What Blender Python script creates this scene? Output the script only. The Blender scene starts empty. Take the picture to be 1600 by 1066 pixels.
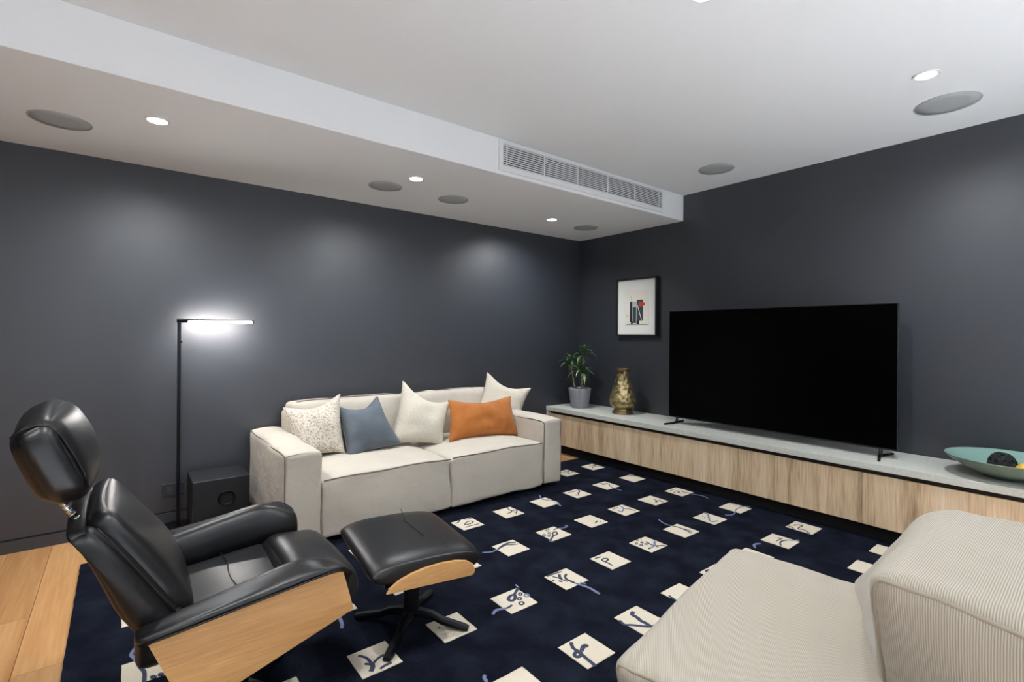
import bpy, bmesh, math, random
from mathutils import Vector, Matrix, noise
R = math.radians
scene = bpy.context.scene
COL = scene.collection
random.seed(7)

# ---------------------------------------------------------------- camera
CAM_H = 1.302
cam_d = bpy.data.cameras.new('camera')
cam_d.sensor_width = 36.0
cam_d.lens = 773.31 / 1600 * 36.0
cam_d.shift_y = -(533.0 - 522.17) / 1600.0
cam_d.clip_start = 0.05
cam = bpy.data.objects.new('camera', cam_d)
COL.objects.link(cam)
yaw = 0.9026
cam.matrix_world = (Matrix.Translation((0, 0, CAM_H)) @ Matrix.Rotation(yaw - math.pi / 2, 4, 'Z')
                    @ Matrix.Rotation(math.pi / 2, 4, 'X') @ Matrix.Rotation(0.0072, 4, 'Z'))
scene.camera = cam

# ---------------------------------------------------------------- world, exposure
w = bpy.data.worlds.new('world'); scene.world = w
w.use_nodes = True
w.node_tree.nodes['Background'].inputs[0].default_value = (0.75, 0.85, 1.0, 1)
w.node_tree.nodes['Background'].inputs[1].default_value = 1.0
scene.view_settings.view_transform = 'Standard'
scene.view_settings.look = 'None'
scene.view_settings.exposure = 0.30
scene.view_settings.gamma = 1.0
scene.view_settings.use_curve_mapping = False

# added fill light, posing as daylight at an unseen window
WIN = (-0.6, 2.8, 0.9, 2.2)
WIN_FILL = 8.0
ld = bpy.data.lights.new('window_fill', 'AREA'); ld.shape = 'RECTANGLE'
ld.size = WIN[1] - WIN[0]; ld.size_y = WIN[3] - WIN[2]; ld.energy = WIN_FILL; ld.color = (0.86, 0.94, 1.0)
lo = bpy.data.objects.new('window_fill', ld); COL.objects.link(lo)
lo.location = ((WIN[0] + WIN[1]) / 2, -3.25, (WIN[2] + WIN[3]) / 2); lo.rotation_euler = (R(90), 0, 0)
SPOT_W = 78.0      # ceiling downlights
FILL_W = 520.0     # added fill downlights, unseen behind the camera
LAMP_E = 190.0      # LED strip of the floor lamp

# ---------------------------------------------------------------- materials
def lin(c):
    return tuple(((v / 255) / 12.92 if v / 255 <= 0.04045 else ((v / 255 + 0.055) / 1.055) ** 2.4) for v in c) + (1,)
MATS = {}
def mat(name, rgb, rough=0.6, metal=0.0, bump=None, var=None, sheen=0.0, spec=0.5, emit=None, coords='Object', scale=(1, 1, 1), coat=0.0):
    """bump=(noise scale, strength, detail); var=(noise scale, second rgb, lo, hi)"""
    if name in MATS: return MATS[name]
    m = bpy.data.materials.new(name); m.use_nodes = True
    nt = m.node_tree; b = nt.nodes['Principled BSDF']
    b.inputs['Base Color'].default_value = lin(rgb)
    b.inputs['Roughness'].default_value = rough
    b.inputs['Metallic'].default_value = metal
    b.inputs['Specular IOR Level'].default_value = spec
    b.inputs['Sheen Weight'].default_value = sheen
    b.inputs['Coat Weight'].default_value = coat
    if emit:
        b.inputs['Emission Color'].default_value = lin(emit[0]); b.inputs['Emission Strength'].default_value = emit[1]
    if bump or var:
        tc = nt.nodes.new('ShaderNodeTexCoord'); mp = nt.nodes.new('ShaderNodeMapping')
        mp.inputs['Scale'].default_value = scale
        nt.links.new(tc.outputs[coords], mp.inputs['Vector'])
        vec = mp.outputs['Vector']
    if bump:
        n = nt.nodes.new('ShaderNodeTexNoise'); n.inputs['Scale'].default_value = bump[0]; n.inputs['Detail'].default_value = bump[2] if len(bump) > 2 else 3
        nt.links.new(vec, n.inputs['Vector'])
        bp = nt.nodes.new('ShaderNodeBump'); bp.inputs['Strength'].default_value = bump[1]; bp.inputs['Distance'].default_value = 0.01
        nt.links.new(n.outputs['Fac'], bp.inputs['Height']); nt.links.new(bp.outputs['Normal'], b.inputs['Normal'])
    if var:
        n2 = nt.nodes.new('ShaderNodeTexNoise'); n2.inputs['Scale'].default_value = var[0]; n2.inputs['Detail'].default_value = 4
        nt.links.new(vec, n2.inputs['Vector'])
        cr = nt.nodes.new('ShaderNodeValToRGB')
        cr.color_ramp.elements[0].color = lin(rgb); cr.color_ramp.elements[1].color = lin(var[1])
        cr.color_ramp.elements[0].position = var[2]; cr.color_ramp.elements[1].position = var[3]
        nt.links.new(n2.outputs['Fac'], cr.inputs['Fac']); nt.links.new(cr.outputs['Color'], b.inputs['Base Color'])
    MATS[name] = m
    return m

def wood_mat(name, c1, c2, c3, grain_axis, rough=0.5, fine=60.0, rand=0.0):
    """streaky procedural wood, grain running along grain_axis (0, 1 or 2) in world space"""
    m = bpy.data.materials.new(name); m.use_nodes = True
    nt = m.node_tree; b = nt.nodes['Principled BSDF']; b.inputs['Roughness'].default_value = rough
    g = nt.nodes.new('ShaderNodeNewGeometry'); mp = nt.nodes.new('ShaderNodeMapping')
    s = [1.0, 1.0, 1.0]; s[grain_axis] = 0.06
    mp.inputs['Scale'].default_value = s
    src = g.outputs['Position']
    if rand:
        oi = nt.nodes.new('ShaderNodeObjectInfo'); ad = nt.nodes.new('ShaderNodeVectorMath'); ad.operation = 'ADD'
        mu = nt.nodes.new('ShaderNodeMath'); mu.operation = 'MULTIPLY'; mu.inputs[1].default_value = 37.0
        nt.links.new(oi.outputs['Random'], mu.inputs[0])
        nt.links.new(src, ad.inputs[0]); nt.links.new(mu.outputs[0], ad.inputs[1]); src = ad.outputs[0]
    nt.links.new(src, mp.inputs['Vector'])
    a = nt.nodes.new('ShaderNodeTexNoise'); a.inputs['Scale'].default_value = 9.0; a.inputs['Detail'].default_value = 3; a.inputs['Distortion'].default_value = 0.6
    f = nt.nodes.new('ShaderNodeTexNoise'); f.inputs['Scale'].default_value = fine; f.inputs['Detail'].default_value = 4
    nt.links.new(mp.outputs['Vector'], a.inputs['Vector']); nt.links.new(mp.outputs['Vector'], f.inputs['Vector'])
    mx = nt.nodes.new('ShaderNodeMath'); mx.operation = 'MULTIPLY_ADD'; mx.inputs[1].default_value = 0.6
    m2 = nt.nodes.new('ShaderNodeMath'); m2.operation = 'MULTIPLY'; m2.inputs[1].default_value = 0.4
    nt.links.new(f.outputs['Fac'], m2.inputs[0]); nt.links.new(a.outputs['Fac'], mx.inputs[0]); nt.links.new(m2.outputs[0], mx.inputs[2])
    cr = nt.nodes.new('ShaderNodeValToRGB'); e = cr.color_ramp.elements
    e[0].position = 0.30; e[0].color = lin(c1); e[1].position = 0.72; e[1].color = lin(c3)
    k = e.new(0.5); k.color = lin(c2)
    nt.links.new(mx.outputs[0], cr.inputs['Fac'])
    out = cr.outputs['Color']
    if rand:
        hs = nt.nodes.new('ShaderNodeHueSaturation'); mr = nt.nodes.new('ShaderNodeMapRange')
        mr.inputs['To Min'].default_value = 1 - rand; mr.inputs['To Max'].default_value = 1 + rand
        nt.links.new(oi.outputs['Random'], mr.inputs['Value']); nt.links.new(mr.outputs['Result'], hs.inputs['Value'])
        nt.links.new(out, hs.inputs['Color']); out = hs.outputs['Color']
    nt.links.new(out, b.inputs['Base Color'])
    bp = nt.nodes.new('ShaderNodeBump'); bp.inputs['Strength'].default_value = 0.12; bp.inputs['Distance'].default_value = 0.004
    nt.links.new(f.outputs['Fac'], bp.inputs['Height']); nt.links.new(bp.outputs['Normal'], b.inputs['Normal'])
    MATS[name] = m
    return m

def rib_mat(name, c_lo, c_hi, spacing, angle, rough=0.9):
    """corduroy: fine ribs; the ribs vary along a horizontal direction turned by angle"""
    m = bpy.data.materials.new(name); m.use_nodes = True
    nt = m.node_tree; b = nt.nodes['Principled BSDF']; b.inputs['Roughness'].default_value = rough; b.inputs['Sheen Weight'].default_value = 0.25
    tc = nt.nodes.new('ShaderNodeTexCoord')
    dt = nt.nodes.new('ShaderNodeVectorMath'); dt.operation = 'DOT_PRODUCT'
    dt.inputs[1].default_value = (math.sin(angle), math.cos(angle), 0.0)
    nt.links.new(tc.outputs['Object'], dt.inputs[0])
    nz = nt.nodes.new('ShaderNodeTexNoise'); nz.inputs['Scale'].default_value = 5.0; nz.inputs['Detail'].default_value = 2
    nt.links.new(tc.outputs['Object'], nz.inputs['Vector'])
    ad = nt.nodes.new('ShaderNodeMath'); ad.operation = 'MULTIPLY_ADD'; ad.inputs[1].default_value = 0.004
    nt.links.new(nz.outputs['Fac'], ad.inputs[0]); nt.links.new(dt.outputs['Value'], ad.inputs[2])
    mu = nt.nodes.new('ShaderNodeMath'); mu.operation = 'MULTIPLY'; mu.inputs[1].default_value = 2 * math.pi / spacing
    nt.links.new(ad.outputs[0], mu.inputs[0])
    sn = nt.nodes.new('ShaderNodeMath'); sn.operation = 'SINE'; nt.links.new(mu.outputs[0], sn.inputs[0])
    mr = nt.nodes.new('ShaderNodeMapRange'); mr.inputs['From Min'].default_value = -1; nt.links.new(sn.outputs[0], mr.inputs['Value'])
    mx = nt.nodes.new('ShaderNodeMix'); mx.data_type = 'RGBA'
    mx.inputs['A'].default_value = lin(c_lo); mx.inputs['B'].default_value = lin(c_hi)
    nt.links.new(mr.outputs['Result'], mx.inputs['Factor']); nt.links.new(mx.outputs['Result'], b.inputs['Base Color'])
    bp = nt.nodes.new('ShaderNodeBump'); bp.inputs['Strength'].default_value = 0.35; bp.inputs['Distance'].default_value = 0.0015
    nt.links.new(mr.outputs['Result'], bp.inputs['Height']); nt.links.new(bp.outputs['Normal'], b.inputs['Normal'])
    MATS[name] = m
    return m

wall_m = mat('wall_navy_paint', (36, 40, 49), rough=0.48, spec=1.0, bump=(90, 0.06, 2), scale=(0.25, 0.25, 6), coords='Object')
wall_m.node_tree.nodes['Principled BSDF'].inputs['IOR'].default_value = 1.50
white_m = mat('white_plaster', (232, 232, 232), rough=0.7, bump=(40, 0.02, 2))
white_m2 = mat('white_trim', (228, 228, 227), rough=0.4)
base_m = mat('baseboard_charcoal', (58, 59, 64), rough=0.45)
black_m = mat('black_void', (8, 8, 9), rough=0.9)
blackmetal_m = mat('black_metal', (17, 19, 25), rough=0.38, metal=0.6)
blackplastic_m = mat('black_plastic', (24, 25, 29), rough=0.42)
screen_m = mat('black_screen', (1, 1, 2), rough=0.3, spec=0.06)
leather_m = mat('black_leather', (15, 15, 17), rough=0.37, bump=(260, 0.06, 3), spec=0.5)
leather2_m = mat('black_leather_side', (9, 9, 10), rough=0.45, bump=(260, 0.06, 3), spec=0.35)
chrome_m = mat('chrome', (200, 200, 200), rough=0.15, metal=1.0)
sofa_m = mat('sofa_beige_fabric', (184, 176, 163), rough=0.8, bump=(13, 0.75, 6), var=(3.0, (193, 185, 172), 0.35, 0.7), sheen=0.05)
piping_m = mat('sofa_piping', (112, 102, 93), rough=0.8)
feet_m = mat('black_foot', (14, 14, 15), rough=0.7)
rug_m = mat('rug_navy_pile', (22, 25, 35), rough=1.0, spec=0.02, bump=(260, 0.9, 2), var=(7.0, (36, 40, 53), 0.38, 0.72), sheen=0.0)
cream_m = mat('rug_cream_pile', (212, 201, 182), rough=1.0, spec=0.05, bump=(300, 0.5, 2))
slate_m = mat('rug_slate_pile', (66, 72, 90), rough=1.0, spec=0.05, bump=(300, 0.5, 2))
laven_m = mat('rug_lavender_pile', (116, 125, 156), rough=1.0, spec=0.05, bump=(300, 0.5, 2))
oakpanel_m = wood_mat('oak_veneer', (184, 134, 82), (204, 154, 98), (220, 174, 118), 0, rough=0.42, fine=160)
oakfloor_m = wood_mat('oak_floor', (168, 118, 70), (188, 140, 90), (206, 164, 116), 1, rough=0.38, fine=70, rand=0.12)
door_m = wood_mat('cabinet_oak', (138, 112, 84), (204, 178, 145), (232, 212, 184), 2, rough=0.6, fine=90)
stone_m = mat('worktop_stone', (188, 189, 181), rough=0.5, bump=(120, 0.03, 3), var=(60, (197, 198, 190), 0.4, 0.6))
recess_m = mat('recess_dark_brown', (40, 31, 24), rough=0.8)
grille_m = mat('speaker_grille', (178, 180, 180), rough=0.6, bump=(700, 0.4, 1))
pot_m = mat('pot_grey', (128, 131, 138), rough=0.55, bump=(25, 0.08, 3))
soil_m = mat('soil', (40, 33, 27), rough=1.0, bump=(80, 0.8, 3))
stem_m = mat('plant_stem', (150, 140, 112), rough=0.8, var=(40, (88, 76, 58), 0.4, 0.6))
leaf_m = mat('leaf_green', (60, 92, 54), rough=0.4, var=(9, (140, 160, 100), 0.48, 0.74))
bronze_m = mat('vase_bronze', (176, 160, 116), rough=0.33, metal=0.8, var=(28, (104, 90, 62), 0.42, 0.62))
bronze2_m = mat('vase_bronze_smooth', (136, 112, 76), rough=0.3, metal=0.9)
bowl_m = mat('bowl_celadon', (110, 128, 115), rough=0.35, var=(6, (98, 116, 103), 0.4, 0.6))
bowl_in_m = mat('bowl_turquoise_glaze', (128, 162, 152), rough=0.25)
rope_m = mat('black_rope', (30, 30, 32), rough=0.8, bump=(300, 0.5, 2))
lemon_m = mat('lemon_yellow', (226, 180, 58), rough=0.5, bump=(90, 0.2, 2))
frame_m = mat('frame_black_wood', (22, 22, 24), rough=0.45)
matboard_m = mat('mat_board', (240, 240, 234), rough=0.9)
paper_m = mat('print_paper', (241, 235, 222), rough=0.9)
ink_slate = mat('print_slate', (66, 72, 76), rough=0.9)
ink_black = mat('print_black', (36, 38, 40), rough=0.9)
ink_red = mat('print_red', (196, 72, 62), rough=0.9)
ink_sage = mat('print_sage', (186, 198, 192), rough=0.9)
ink_grey = mat('print_grey', (160, 156, 148), rough=0.9)
pat_m = mat('cushion_woven_beige', (214, 204, 190), rough=0.95, bump=(120, 0.6, 3), var=(95, (148, 136, 120), 0.46, 0.66))
blue_m = mat('cushion_blue_velvet', (80, 88, 96), rough=0.85, sheen=0.1, var=(6, (92, 100, 108), 0.4, 0.65))
boucle_m = mat('cushion_cream_boucle', (205, 197, 182), rough=1.0, bump=(110, 0.9, 3))
rust_m = mat('cushion_rust_velvet', (160, 92, 30), rough=0.85, sheen=0.1, var=(12, (170, 101, 38), 0.4, 0.65))
cord_m = rib_mat('corduroy_cream', (142, 133, 118), (178, 169, 154), 0.0045, R(-35))
cord_b_m = rib_mat('corduroy_cream_upright', (138, 129, 114), (178, 169, 154), 0.0045, 0.0)
cordpipe_m = mat('corduroy_piping', (150, 140, 124), rough=0.9)
led_m = mat('led_strip', (255, 255, 255), emit=((255, 250, 246), LAMP_E))
bulb_m = mat('downlight_lens', (255, 255, 255), emit=((255, 252, 246), 30.0))
outlet_m = mat('outlet_charcoal', (44, 46, 53), rough=0.4)

# ---------------------------------------------------------------- builders
WM = {}          # world matrix of every object built here
class MB:
    def __init__(s): s.v = []; s.f = []
    def add(s, v, f):
        o = len(s.v); s.v += [tuple(p) for p in v]; s.f += [tuple(i + o for i in q) for q in f]; return s
    def box(s, x0, x1, y0, y1, z0, z1):
        v = [(x, y, z) for z in (z0, z1) for y in (y0, y1) for x in (x0, x1)]
        return s.add(v, [(0, 2, 3, 1), (4, 5, 7, 6), (0, 1, 5, 4), (2, 6, 7, 3), (0, 4, 6, 2), (1, 3, 7, 5)])
    def tube(s, pts, r, n=8, closed=False, caps=True):
        P = [Vector(p) for p in pts]; m = len(P); rr = r if isinstance(r, (list, tuple)) else [r] * m
        up = None; rings = []
        for i in range(m):
            a = P[i - 1] if (i > 0 or closed) else P[i]; b = P[(i + 1) % m] if (i < m - 1 or closed) else P[i]
            t = (b - a).normalized()
            if up is None:
                up = Vector((0, 0, 1)) if abs(t.z) < 0.9 else Vector((1, 0, 0))
            side = t.cross(up)
            if side.length < 1e-5: side = t.orthogonal()
            side.normalize(); up = side.cross(t).normalized()
            rings.append([P[i] + side * (rr[i] * math.cos(2 * math.pi * k / n)) + up * (rr[i] * math.sin(2 * math.pi * k / n)) for k in range(n)])
        v = [p for q in rings for p in q]; f = []
        for i in range(m if closed else m - 1):
            j = (i + 1) % m
            for k in range(n): f.append((i * n + k, i * n + (k + 1) % n, j * n + (k + 1) % n, j * n + k))
        if caps and not closed: f += [tuple(range(n - 1, -1, -1)), tuple((m - 1) * n + k for k in range(n))]
        return s.add(v, f)
    def lathe(s, prof, c=(0, 0, 0), n=40, fn=None, caps=True):
        v = []; f = []
        for i, (r, z) in enumerate(prof):
            for k in range(n):
                a = 2 * math.pi * k / n; q = r if fn is None else r + fn(a, z, r)
                v.append((c[0] + q * math.cos(a), c[1] + q * math.sin(a), c[2] + z))
        for i in range(len(prof) - 1):
            for k in range(n): f.append((i * n + k, i * n + (k + 1) % n, (i + 1) * n + (k + 1) % n, (i + 1) * n + k))
        if caps: f += [tuple(range(n - 1, -1, -1)), tuple((len(prof) - 1) * n + k for k in range(n))]
        return s.add(v, f)
    def grid(s, fn, nu, nv, thick=None):
        """surface fn(u,v); with thick (a vector fn or a constant vector) a closed slab"""
        P = [[Vector(fn(i / nu, j / nv)) for j in range(nv + 1)] for i in range(nu + 1)]
        v = [p for row in P for p in row]; W = nv + 1; f = []
        for i in range(nu):
            for j in range(nv): f.append((i * W + j, (i + 1) * W + j, (i + 1) * W + j + 1, i * W + j + 1))
        if thick is not None:
            t = Vector(thick); o = len(v); v += [p + t for p in v[:o]]
            f += [tuple(o + q for q in reversed(g)) for g in list(f)]
            bd = [i * W for i in range(nu + 1)] + [nu * W + j for j in range(1, nv + 1)] + [i * W + nv for i in range(nu - 1, -1, -1)] + [j for j in range(nv - 1, 0, -1)]
            for a, b in zip(bd, bd[1:] + bd[:1]): f.append((b, a, a + o, b + o))
        return s.add(v, f)
    def loft(s, secs, caps=True):
        n = len(secs[0]); v = [p for q in secs for p in q]; f = []
        for i in range(len(secs) - 1):
            for k in range(n): f.append((i * n + k, i * n + (k + 1) % n, (i + 1) * n + (k + 1) % n, (i + 1) * n + k))
        if caps: f += [tuple(range(n - 1, -1, -1)), tuple((len(secs) - 1) * n + k for k in range(n))]
        return s.add(v, f)
    def mesh(s, name, smooth=False, inv=None):
        me = bpy.data.meshes.new(name)
        vs = [inv @ Vector(p) for p in s.v] if inv is not None else s.v
        me.from_pydata(vs, [], s.f)
        bm = bmesh.new(); bm.from_mesh(me); bmesh.ops.recalc_face_normals(bm, faces=bm.faces); bm.to_mesh(me); bm.free()
        if smooth: me.polygons.foreach_set('use_smooth', [True] * len(me.polygons))
        me.update(); return me
    def build(s, name, m, parent=None, smooth=False, bevel=0.0, sub=0, auto=False):
        """vertices are given in world space; stored in the parent's space"""
        pm = WM[parent] if parent is not None else Matrix.Identity(4)
        me = s.mesh(name, smooth or auto, pm.inverted())
        o = bpy.data.objects.new(name, me); COL.objects.link(o); me.materials.append(m)
        if parent is not None: o.parent = parent
        WM[o] = pm
        if bevel:
            b = o.modifiers.new('bevel', 'BEVEL'); b.width = bevel; b.segments = 2; b.limit_method = 'ANGLE'; b.angle_limit = R(40)
        if sub:
            q = o.modifiers.new('sub', 'SUBSURF'); q.levels = sub; q.render_levels = sub
        if auto:
            me.set_sharp_from_angle(angle=R(35))
        return o

def tag(o, label=None, cat=None, group=None, kind=None):
    if label: o['label'] = label
    if cat: o['category'] = cat
    if group: o['group'] = group
    if kind: o['kind'] = kind
    return o
def thing(name, loc, label, cat, group=None, rz=0.0, tilt=0.0):
    o = bpy.data.objects.new(name, None); COL.objects.link(o)
    o.empty_display_size = 0.1
    o.location = loc; o.rotation_euler = (0, tilt, rz)
    WM[o] = Matrix.Translation(loc) @ Matrix.Rotation(rz, 4, 'Z') @ Matrix.Rotation(tilt, 4, 'Y')
    return tag(o, label, cat, group)
def struct(o): o['kind'] = 'structure'; return o
def box(name, m, x0, x1, y0, y1, z0, z1, parent=None, bevel=0.0):
    return MB().box(x0, x1, y0, y1, z0, z1).build(name, m, parent, bevel=bevel)
def place(me, name, m, parent, loc, rot=(0, 0, 0), scale=(1, 1, 1)):
    o = bpy.data.objects.new(name, me); COL.objects.link(o); o.parent = parent
    o.location = loc; o.rotation_euler = rot; o.scale = scale
    if not me.materials: me.materials.append(m)
    WM[o] = WM[parent] @ Matrix.LocRotScale(Vector(loc), __import__('mathutils').Euler(rot), Vector(scale))
    return o

def puffy(mb, c, size, r, n=14, bulge=(0, 0, 0), amp=0.0, freq=3.0, seed=0.0, M=None, fn=None):
    """rounded, padded block; c centre, M optional 3x3 orientation, fn(p, q) extra deformation in local units"""
    bm = bmesh.new(); bmesh.ops.create_cube(bm, size=2.0)
    bmesh.ops.subdivide_edges(bm, edges=bm.edges[:], cuts=n, use_grid_fill=True)
    bm.verts.ensure_lookup_table(); h = Vector(size) / 2; out = []
    for vtx in bm.verts:
        q = Vector([math.sin(a * math.pi / 2) for a in vtx.co])
        pos = Vector([q[i] * h[i] for i in range(3)])
        cl = Vector([max(-(h[i] - r), min(h[i] - r, pos[i])) for i in range(3)])
        d = pos - cl
        if d.length > 1e-9: pos = cl + d.normalized() * r
        for i in range(3):
            j, k = (i + 1) % 3, (i + 2) % 3
            pos[i] += q[i] * bulge[i] * (1 - q[j] ** 2) * (1 - q[k] ** 2)
        if amp:
            s = Vector((seed, seed * 1.7, seed * 0.3))
            pos += pos.normalized() * (noise.noise(pos * freq + s) * amp + noise.noise(pos * freq * 2.7 + s) * amp * 0.4)
        if fn: pos = Vector(fn(pos, q))
        if M is not None: pos = M @ pos
        out.append(pos + Vector(c))
    f = [tuple(v.index for v in fc.verts) for fc in bm.faces]
    bm.free()
    return mb.add(out, f)
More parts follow.
